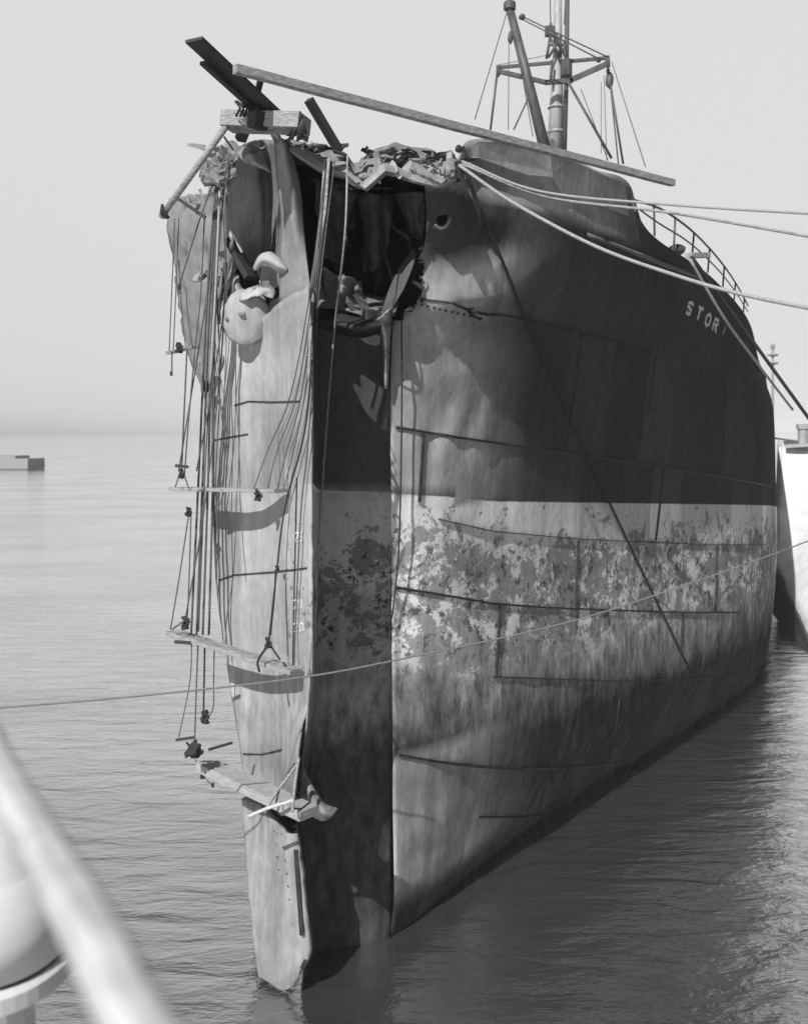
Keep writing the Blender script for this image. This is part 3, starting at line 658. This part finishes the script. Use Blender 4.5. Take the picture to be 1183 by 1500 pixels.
bm = bmesh.new(); bm_blob(bm, P(990, 366, 24.6), .2, (1.1, .8, .7), .3); bm_obj('capstan', bm, MAT['mastd'], ship, True)
# stiff bulwark plating bolted along the raised fore end
br = []
for row in (((672, 226), (694, 209), (742, 208), (800, 221), (866, 251), (910, 272)), ((674, 244), (698, 232), (746, 240), (803, 253), (867, 276), (913, 296)), ((676, 262), (702, 258), (750, 270), (806, 284), (868, 301), (916, 318))):
    br.append([on_port(x, y, .07)[0] or P(x, y, 18.0) for x, y in row])
sheet('bulwark_plate', br, SH, ship, wear=.42, thick=.03, smooth=False)
# bulwark fairlead the hawsers come out of
bm = bmesh.new(); bm_blob(bm, P(671, 218, 17.1), .07, (.8, .6, 1), .3); bm_blob(bm, P(679, 230, 17.05), .07, (.7, .6, 1.2), .3); bm_obj('fairlead', bm, MAT['cave'], ship, True)

# ------------------------------------------------------------------ timbers on the bow
def thing(o, label, cat, group=None): return tag(o, label, cat, group)
GT = 'timbers lashed across the broken bow'
thing(beam('timber_beam', P(344, 101, 14.9), P(985, 268, 20.9), .13, .13, MAT['timber'], wob=.01), 'long pale timber beam sloping down across the bow to the right', 'beam', GT)
thing(beam('timber_board', P(284, 58, 14.6), P(432, 196, 16.9), .31, .05, MAT['darkt']), 'wide dark board pointing up to the left above the wreck', 'board', GT)
thing(beam('timber_board', P(297, 92, 14.9), P(372, 160, 16.2), .10, .06, MAT['darkt']), 'narrow dark board under the edge of the wide upper board', 'board', GT)
thing(beam('timber_post', P(452, 146, 16.8), P(497, 222, 17.3), .14, .12, MAT['darkt']), 'short dark post leaning up left over the crumpled deck edge', 'post', GT)
thing(tube('wooden_pole', [P(332, 184, 16.4), P(285, 250, 16.7), P(236, 318, 17)], .055, MAT['timber'], None, 10), 'round pole slanting down left from the staging platform', 'pole', GT)
thing(beam('timber_block', P(333, 178, 16.6), P(446, 181, 16.2), .5, .25, MAT['timber']), 'thick square timber lying across the top of the stem', 'timber', GT)
thing(beam('timber_block', P(372, 176, 16.2), P(384, 176, 16.1), .3, .27, MAT['darkt']), 'dark wedge bolted to the face of the square timber', 'wedge', GT)
thing(beam('timber_strut', P(376, 140, 16.4), P(384, 108, 16.0), .09, .09, MAT['darkt']), 'stubby dark strut propping the long beam over the wide board', 'strut', GT)
thing(beam('timber_strut', P(352, 205, 16.9), P(374, 150, 16.5), .16, .14, MAT['darkt']), 'dark upright strut between the square timber and torn plating', 'strut', GT)
thing(beam('timber_strut', P(328, 200, 16.8), P(342, 220, 16.9), .03, .03, MAT['darkt']), 'thin black brace under the left end of the square timber', 'brace', GT)
thing(beam('timber_strut', P(400, 192, 16.6), P(412, 214, 16.9), .12, .08, MAT['rag']), 'pale wedge under the right end of the square timber', 'wedge', GT)
bm = bmesh.new()
for i in range(7): bm_tube(bm, [P(425+i*2.5+random.uniform(-3, 3), 168+random.uniform(-4, 4), 16.1), P(432+i*2, 185, 16.0), P(424+i*4, 200+random.uniform(-6, 6), 16.3)], .025, 6)
thing(bm_obj('rope_lashing', bm, MAT['rope'], None, True), 'knotted rope lashing at the right end of the square timber', 'lashing', 'rope lashings')
bm = bmesh.new()
for i in range(6): bm_tube(bm, [P(345+i*3, 150+random.uniform(-3, 3), 16.2), P(352+i*5, 158, 15.9), P(346+i*6, 170, 16.2)], .02, 6)
thing(bm_obj('rope_lashing', bm, MAT['roped'], None, True), 'dark rope lashing holding the wide board to the square timber', 'lashing', 'rope lashings')
bm = bmesh.new()
for i in range(8): bm_tube(bm, [P(238+i, 300+i*2, 17.0-.08*(i % 2)), P(236+i, 312+i, 16.9), P(240+i, 318, 17.0)], .025, 6)
thing(bm_obj('rope_lashing', bm, MAT['roped'], None, True), 'dark rope wrapped round the foot of the slanting pole', 'lashing', 'rope lashings')
thing(beam('bent_bracket', P(262, 292, 18.0), P(300, 318, 17.8), .08, .05, MAT['darkt']), 'dark timber bracket across the top of the pale starboard plating', 'bracket')

# ------------------------------------------------------------------ staging planks
GP = 'staging planks hung in front of the stem'
thing(beam('staging_plank', P(247, 517, 17.3), P(286, 508, 17.6), .22, .06, MAT['timber']), 'short staging plank highest on the left, hanging clear of the plating', 'plank', GP)
thing(beam('staging_plank', P(257, 716, 17.8), P(412, 719, 16.2), .30, .06, MAT['timber']), 'level staging plank hung at the top of the pale paint band', 'plank', GP)
thing(beam('staging_plank', P(252, 926, 17.7), P(434, 984, 15.85), .28, .07, MAT['timber']), 'long sloping staging plank above the thin mooring line', 'plank', GP)
thing(beam('staging_plank', P(300, 1120, 17.1), P(452, 1192, 15.55), .38, .15, MAT['plank']), 'broad lowest staging plank resting above the stem foot', 'plank', GP)
thing(beam('spreader_stick', P(256, 940, 16.6), P(280, 942, 16.6), .05, .05, MAT['darkt']), 'short dark stick under the left end of the long sloping plank', 'stick', 'spreader sticks')
thing(beam('spreader_stick', P(258, 1084, 16.5), P(284, 1080, 16.5), .04, .04, MAT['darkt']), 'thin spreader stick beside the fender near the water', 'stick', 'spreader sticks')
thing(beam('spreader_stick', P(306, 1098, 16.6), P(340, 1088, 16.9), .04, .04, MAT['darkt']), 'thin stick pointing at the stem above the lowest plank', 'stick', 'spreader sticks')
thing(beam('spreader_stick', P(257, 682, 16.7), P(276, 684, 16.7), .05, .05, MAT['darkt']), 'dark stick in the rope sling above the level plank', 'stick', 'spreader sticks')
bm = bmesh.new(); bm_blob(bm, P(283, 1099, 16.5), .11, rough=.8, sub=3)
for i in range(8):
    a = random.uniform(0, 6.28); c = P(283, 1099, 16.5); bm_tube(bm, [c, c+Vector((math.cos(a), 0, math.sin(a)))*.17], .02, 5)
thing(bm_obj('rope_fender', bm, MAT['roped'], None, True), 'round black rope fender hanging left of the lowest plank', 'fender', 'rope knots and fenders')
def knot(px, py, Y, r, label, name='rope_knot', mat='roped'):
    bm = bmesh.new(); c = P(px, py, Y)
    for k in range(3):
        ang = k*1.1; rn = random.Random(int(px*7+py*3)+k); r3 = [rn.uniform(.35, 1) for _ in range(6)]
        pts = spline([c+Vector((math.cos(t*1.9+ang)*r*.75*r3[i], math.sin(t*1.3)*r*.4, math.sin(t+ang)*r*1.15*r3[-1-i])) for i, t in enumerate([0, 1.1, 2.2, 3.3, 4.6, 6.0])], 4)
        bm_tube(bm, pts, r*.2, 6)
    thing(bm_obj(name, bm, MAT[mat], None, True), label, 'knot', 'rope knots and fenders')
knot(251, 547, 17.3, .04, 'small dark knot dangling below the highest short plank')
knot(262, 510, 17.2, .09, 'dark knot on top of the highest short plank')
knot(266, 694, 17.35, .08, 'dark knot above the left end of the level plank')
knot(276, 750, 17.35, .08, 'dark knot below the left end of the level plank')
knot(272, 912, 17.35, .1, 'knotted rope over the left end of the long sloping plank')
knot(393, 942, 16.00, .08, 'dark knot on the right half of the long sloping plank')
knot(406, 832, 16.40, .05, 'knot halfway down the rope to the long sloping plank')
knot(296, 1135, 17.25, .06, 'small dark knot hanging off the lowest plank')
knot(312, 1150, 17.25, .035, 'tiny knot hanging lowest, under the left end of the lowest plank')
knot(302, 565, 17.5, .09, 'tangled knot on the rope bundle left of the stem')
knot(300, 1050, 17.25, .1, 'tangled knot above the black fender')
knot(378, 726, 16.30, .09, 'dark tangle of rope at the right end of the level plank')
knot(505, 348, 17.25, .05, 'pale hook and knot in the light rope before the dark opening', mat='ropel')

# ------------------------------------------------------------------ ropes
def rope(pts, r, label, mat='rope', sag=0, group='staging ropes hanging before the stem', name='rope', cat='rope'):
    q = [P(*p) for p in pts]
    q = spline(q, 8) if len(q) > 2 else [q[0].lerp(q[1], k/16)-Vector((0, 0, sag*4*(k/16)*(1-k/16))) for k in range(17)]
    if cat == 'rope' and 'lowest plank' not in label:                                # hang clear of the stem plate
        o_ = Vector((0, 0, H))
        for i, p in enumerate(q):
            d = (p-o_).normalized(); hit = STEM.ray_cast(o_, d)[0]
            if hit is not None and (p-o_).length > (hit-o_).length-.22: q[i] = hit-d*.22
    return thing(tube(name, q, r, MAT[mat], None, 7), label, cat, group)
GL_ = 'rope falls hanging straight beside the left edge of the stem'
LB = 'thin dark rope in the bundle left of the stem'
rope([(256, 320, 17.4), (252, 420, 17.3), (248, 514, 17.2)], .010, 'outermost rope running to the highest short plank')
rope([(262, 320, 17.4), (258, 420, 17.3), (254, 512, 17.2)], .010, 'second rope from the left above the highest short plank')
rope([(262, 380, 17.4), (266, 450, 17.3), (272, 508, 17.2)], .010, 'rope slanting right onto the highest short plank')
rope([(272, 420, 17.4), (276, 470, 17.3), (282, 508, 17.2)], .010, 'rope at the right end of the highest short plank')
rope([(252, 515, 17.2), (252, 548, 17.2)], .012, 'rope tail dangling under the highest short plank')
rope([(274, 512, 17.2), (270, 600, 17.0), (266, 690, 17.35)], .014, 'rope from the highest short plank to the level plank')
rope([(300, 310, 17.4), (294, 430, 17.3), (285, 520, 17.2), (276, 620, 17.0), (270, 700, 17.35)], .012, 'rope slanting from the pale plating to the level plank')
rope([(264, 690, 17.35), (257, 714, 17.25)], .012, 'left leg of the sling on the level plank')
rope([(268, 690, 17.35), (276, 714, 17.25)], .012, 'right leg of the sling on the level plank')
rope([(277, 752, 17.35), (262, 850, 17.35), (250, 922, 17.35)], .012, 'left rope between the level plank and the long sloping plank')
rope([(280, 752, 17.35), (277, 850, 17.35), (274, 918, 17.35)], .012, 'right rope between the level plank and the long sloping plank')
rope([(252, 922, 17.35), (272, 908, 17.35)], .015, 'slanting rope end tied over the left end of the long sloping plank')
for i, (a, b, c, d) in enumerate(((318, 304, 287, 280), (321, 308, 293, 288), (325, 312, 301, 297), (330, 316, 308, 306))):
    rope([(a, 255, 17.4), (b, 430, 17.2), (c+4, 700, 17.65), (d, 930, 17.35)], .02, LB, group=GL_)
rope([(322, 280, 17.2), (316, 420, 17.0), (308, 560, 17.0)], .022, 'thick pale rope in front of the starboard plating', mat='ropel')
rope([(316, 380, 17.4), (322, 560, 17.3), (316, 700, 17.1), (320, 800, 17)], .012, 'rope nearest the left edge of the stem plate', group=GL_)
rope([(281, 940, 17.35), (278, 1000, 17.35), (262, 1080, 17.25)], .010, 'rope slanting from the long plank to the spreader by the fender')
rope([(290, 945, 17.35), (288, 1000, 17.35), (285, 1090, 17.25)], .013, 'rope going straight down to the black fender')
rope([(300, 945, 17.35), (299, 1000, 17.35), (298, 1060, 17.25)], .016, 'dark double rope over the black fender', mat='roped')
rope([(314, 950, 17.35), (313, 1000, 17.35), (312, 1038, 17.25), (300, 1056, 17.25)], .011, 'rope hooking left above the black fender')
rope([(284, 1108, 17.25), (296, 1134, 17.25), (312, 1152, 17.25)], .008, 'thin tail of rope below the black fender')
for i, (a, b, c, e, d) in enumerate(((478, 452, 425, 392, 372), (480, 456, 434, 406, 392), (482, 459, 441, 420, 406), (484, 462, 446, 430, 416))):
    rope([(a, 236, 16.4), (b, 440, 16.1), (c, 580, 17.25), (e, 660, 16.40), (d, 716, 16.20)], .010, 'thin rope fanning down to the right end of the level plank', group='rope fan above the level plank')
rope([(486, 236, 16.4), (463, 440, 16.0), (448, 620, 16.40), (418, 740, 16.30), (406, 830, 16.30), (394, 938, 16.10)], .015, 'dark rope passing the level plank down to the knot on the sloping plank', mat='roped')
rope([(490, 236, 16.4), (466, 440, 16.0), (452, 640, 16.40), (440, 760, 16.30), (430, 982, 16.10)], .012, 'straight rope down the right side of the stem plate')
rope([(482, 232, 16.3), (474, 330, 16.2), (458, 440, 16.1), (452, 560, 16.1)], .026, 'thick pale rope at the top of the fan', mat='timber')
rope([(476, 232, 16.4), (468, 330, 16.3), (454, 430, 16.2)], .02, 'second thick rope at the top of the fan', mat='timber')
rope([(509, 228, 16.2), (505, 345, 16.0), (490, 480, 17.25), (477, 640, 17.25), (462, 860, 17.25), (452, 990, 16.0)], .017, 'long light rope crossing the dark shaded side of the bow', mat='timber')
rope([(393, 944, 16.10), (378, 968, 15.90), (380, 984, 15.80)], .02, 'left leg of the sling under the knot on the sloping plank', mat='roped')
rope([(395, 944, 16.10), (410, 966, 15.80)], .016, 'right leg of the sling under the knot on the sloping plank', mat='roped')
rope([(404, 834, 16.30), (402, 870, 16.30), (396, 930, 16.20)], .016, 'second strand below the halfway knot', mat='roped')
rope([(436, 1118, 15.54), (420, 1140, 15.51), (400, 1168, 15.52), (388, 1190, 15.50)], .024, 'pale rope looping left over the lowest plank', mat='timber')
rope([(432, 1118, 15.54), (412, 1150, 15.52), (404, 1176, 15.46)], .014, 'dark rope loop beside the pale loop on the lowest plank', mat='roped')
rope([(438, 1110, 15.57), (432, 1150, 15.41), (428, 1190, 15.26)], .02, 'upright rope standing on the lowest plank', mat='timber')
rope([(364, 1196, 15.65), (392, 1184, 15.50), (412, 1178, 15.41), (430, 1172, 15.32)], .028, 'thick pale rope wound round the lowest plank', mat='pale')
rope([(588, 458, 17.9), (588, 620, 17.95), (584, 800, 18.0), (574, 905, 18.0)], .016, 'dark rope hanging down the corner of the port side', mat='roped')
for i, (x, y0, y1) in enumerate(((345, 588, 590),)): pass
for i, pts in enumerate(([(330, 232, 17.2), (300, 300, 17.3), (262, 420, 17.3)], [(336, 228, 17.2), (322, 300, 17.2), (296, 480, 17.3), (262, 690, 17.2)], [(324, 262, 17.2), (330, 420, 17.2), (312, 560, 17.2), (288, 690, 17.2)],
                         [(334, 240, 17.2), (326, 500, 17.2), (300, 740, 17.1), (272, 905, 17.1)], [(318, 300, 17.3), (312, 480, 17.3), (300, 700, 17.2), (291, 925, 17.1)])):
    rope(pts, .013, LB, group=GL_)
# dark tube laid on the hull as a shadow line, then the hawsers
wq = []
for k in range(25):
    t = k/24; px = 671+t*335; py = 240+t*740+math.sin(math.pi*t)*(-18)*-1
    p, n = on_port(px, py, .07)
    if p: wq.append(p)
thing(tube('hull_shadow_line', wq, .028, MAT['roped'], None, 8), 'dark tube laid as a shadow line down the hull side from the bow fairlead', 'shadow line')
GH = 'hawsers leading right from the bow'
rope([(676, 236, 17.0), (790, 280, 16.6), (985, 300, 15.5), (1240, 316, 14)], .021, 'upper pale hawser leading right from the bow fairlead', 'ropel', group=GH, name='hawser', cat='hawser')
rope([(676, 240, 17.0), (800, 288, 16.6), (985, 312, 15.5), (1240, 356, 14)], .023, 'middle hawser leading right just under the upper one', 'timber', group=GH, name='hawser', cat='hawser')
rope([(672, 242, 17.0), (750, 296, 16.6), (870, 360, 16.0), (985, 402, 15.2), (1090, 432, 14.6), (1240, 462, 14)], .029, 'thick white hawser dipping lowest across the dark hull', 'ropel', group=GH, name='hawser', cat='hawser')
rope([(1012, 376, 24.0), (1080, 470, 25), (1183, 612, 26), (1240, 690, 27)], .045, 'black hawser running steeply down right from the deck edge', 'roped', group=GH, name='hawser', cat='hawser')
rope([(1010, 380, 24.0), (1060, 466, 25), (1118, 545, 27), (1160, 600, 29)], .035, 'pale rope beside the black hawser, crossing the ship name', 'ropel', group=GH, name='hawser', cat='hawser')
rope([(-60, 1042, 13.5), (200, 1020, 14.2), (430, 994, 15.0), (585, 966, 15.8), (830, 912, 17.5), (1000, 858, 19), (1134, 811, 20.5), (1240, 770, 22)], .0145, 'thin line crossing low from the left edge in front of the bow', 'line', group='lines crossing the picture', name='mooring_line', cat='line')

# ------------------------------------------------------------------ distant barge on the left
b = empty('moored_barge', (-105, 258, 0), 'pale low barge lying far out on the left', 'barge')
bm = bmesh.new(); bm_beam(bm, Vector((-125, 262, 1.4)), Vector((-92.5, 258, 1.4)), 9, 2.7, Vector((0, 1, 0)), .2); bm_obj('hull', bm, MAT['timber'], b)
bm = bmesh.new(); bm_beam(bm, Vector((-125, 262, 3.2)), Vector((-96, 258, 3.0)), 7, .9, Vector((0, 1, 0)), .1); bm_obj('deckhouse', bm, MAT['timber'], b)

# ------------------------------------------------------------------ white vessel moored beyond on the right
wv = empty('white_vessel', (23, 52, 0), 'white vessel with a dark boot line moored close behind the ship', 'vessel')
def wrow(z, x0): return [(x0, z)]
WR = [[(1143, 655, 54), (1185, 653, 53.5), (1260, 648, 52), (1400, 640, 50)],
      [(1140, 720, 53), (1180, 720, 52.5), (1260, 720, 51), (1400, 720, 49)],
      [(1137, 780, 52), (1166, 800, 50.5), (1205, 820, 48), (1300, 830, 45)],
      [(1134, 830, 50), (1151, 862, 48), (1172, 905, 45), (1200, 975, 41)]]
sheet('hull', grid([[P(*q) for q in r] for r in WR], 5, 5), MAT['white'], wv, thick=.2)
sheet('boot_line', grid([[P(*q) for q in r] for r in [[(1129, 822, 49.8), (1151, 862, 47.8), (1172, 905, 44.8), (1200, 975, 40.8)], [(1126, 850, 50.5), (1144, 880, 48.5), (1167, 915, 45.5), (1194, 975, 41.5)],
       [(1122, 880, 51), (1138, 905, 49.5), (1160, 935, 46.5), (1186, 985, 42)]]], 5, 5), MAT['darkt'], wv, thick=.2)
sheet('side', grid([[P(*q) for q in r] for r in [[(1143, 655, 54), (1141, 650, 70), (1140, 645, 90)], [(1137, 780, 52), (1137, 740, 70), (1138, 700, 90)], [(1134, 830, 50), (1135, 800, 70), (1136, 760, 90)]]], 5, 5), MAT['white'], wv, thick=.2)
beam('deck_edge', P(1150, 654, 53.6), P(1400, 638, 49.8), .5, .18, MAT['mast'], wv)
tube('rail', [P(1135, 642, 56), P(1183, 648, 54), P(1300, 652, 52)], .05, MAT['timber'], wv)
tube('flagpole', [P(1131, 700, 56), P(1131, 506, 56)], .07, MAT['timber'], wv)
bm = bmesh.new(); bm_blob(bm, P(1131, 508, 56), .12, (1, 1, 1.5)); bm_blob(bm, P(1131, 520, 56), .2, (1.6, 1, .4)); bm_blob(bm, P(1131, 532, 56), .2, (1.6, 1, .4)); bm_obj('flagpole_head', bm, MAT['timber'], wv)
bm = bmesh.new(); lathe_bm(bm, P(1175, 652, 53.5), [(.25, 0), (.25, .8), (.33, .85), (.33, 1.1)]); bm_obj('mooring_post', bm, MAT['mast'], wv)
sheet('deck', [[P(1150, 655, 54), P(1400, 641, 50)], [P(1146, 646, 90), P(1400, 641, 90)]], MAT['deck'], wv, thick=.05)
o = beam('floating_log', P(1132, 886, 50), P(1172, 918, 48.6), .5, .35, MAT['darkt']); thing(o, 'dark log fender afloat at the foot of the white vessel', 'log')

# ------------------------------------------------------------------ foreground: rail and drum of the vessel the view is from
fr = empty('white_rail', (-1.0, 2.8, 7.9), 'blurred white bulwark rail very close at the lower left', 'rail')
a = P(-40, 1010, 2.34); b2 = P(275, 1530, 1.05)
d = (b2-a).normalized(); s = Vector((d.y, -d.x, 0)).normalized()
if s.x > 0: s = -s
def lumpy(a0, b0, w_, h_, name):
    bm = bmesh.new(); bm_beam(bm, a0, b0, w_, h_, s, .02)
    bmesh.ops.subdivide_edges(bm, edges=bm.edges, cuts=5, use_grid_fill=True)
    for v in bm.verts: v.co += noise.noise_vector(v.co*9)*.012
    return bm_obj(name, bm, MAT['railp'], fr, True)
lumpy(a+s*.03, b2+d*.3+s*.03, .060, .05, 'rail_cap')
lumpy(a+s*.012+Vector((0, 0, -.07)), b2+d*.3+s*.012+Vector((0, 0, -.07)), .02, .09, 'bulwark_plate')
dr = empty('white_drum', (-3.0, 7.0, 3.5), 'white painted drum with a dark groove at the lower left corner', 'drum')
c = P(-8, 1388, 6.2); AX = Vector((.05, -.25, 1)).normalized()
bm = bmesh.new(); lathe_bm(bm, c, [(.40, -.07), (.515, -.05), (.515, .06), (.48, .09)], AX, 48); bm_obj('flange', bm, MAT['white'], dr, False)
bm = bmesh.new(); lathe_bm(bm, c, [(.47, .09), (.478, .10), (.478, .118), (.47, .125)], AX, 48); bm_obj('groove', bm, MAT['groove'], dr, False)
bm = bmesh.new(); lathe_bm(bm, c, [(.45, .125), (.49, .13), (.47, .35), (.43, .5), (.33, .62), (.31, .64), (.26, .8), (.14, .9), (.02, .93)], AX, 48); bm_obj('drum_body', bm, MAT['white'], dr, True)
for dx, dy in ((-.25, -.2), (.2, -.25), (.05, .25)):
    bm = bmesh.new(); bm_beam(bm, c+Vector((dx, dy, -.06)), c+Vector((dx*1.5, dy*1.5, -1.6)), .12, .12); bm_obj('leg', bm, MAT['whited'], dr)

# ------------------------------------------------------------------ air
hz = bpy.data.materials.new('haze_air'); hz.use_nodes = True; t_ = hz.node_tree; t_.nodes.clear()
pv = t_.nodes.new('ShaderNodeVolumePrincipled'); pv.inputs['Color'].default_value = G3(1); pv.inputs['Density'].default_value = .0005; pv.inputs['Anisotropy'].default_value = -.4
ou = t_.nodes.new('ShaderNodeOutputMaterial'); t_.links.new(pv.outputs[0], ou.inputs['Volume'])
bm = bmesh.new(); bmesh.ops.create_cube(bm, size=1)
for v in bm.verts: v.co = Vector((v.co.x*19000, v.co.y*19000, -1.5 if v.co.z < 0 else 46))
o = bm_obj('haze', bm, hz); o['kind'] = 'stuff'
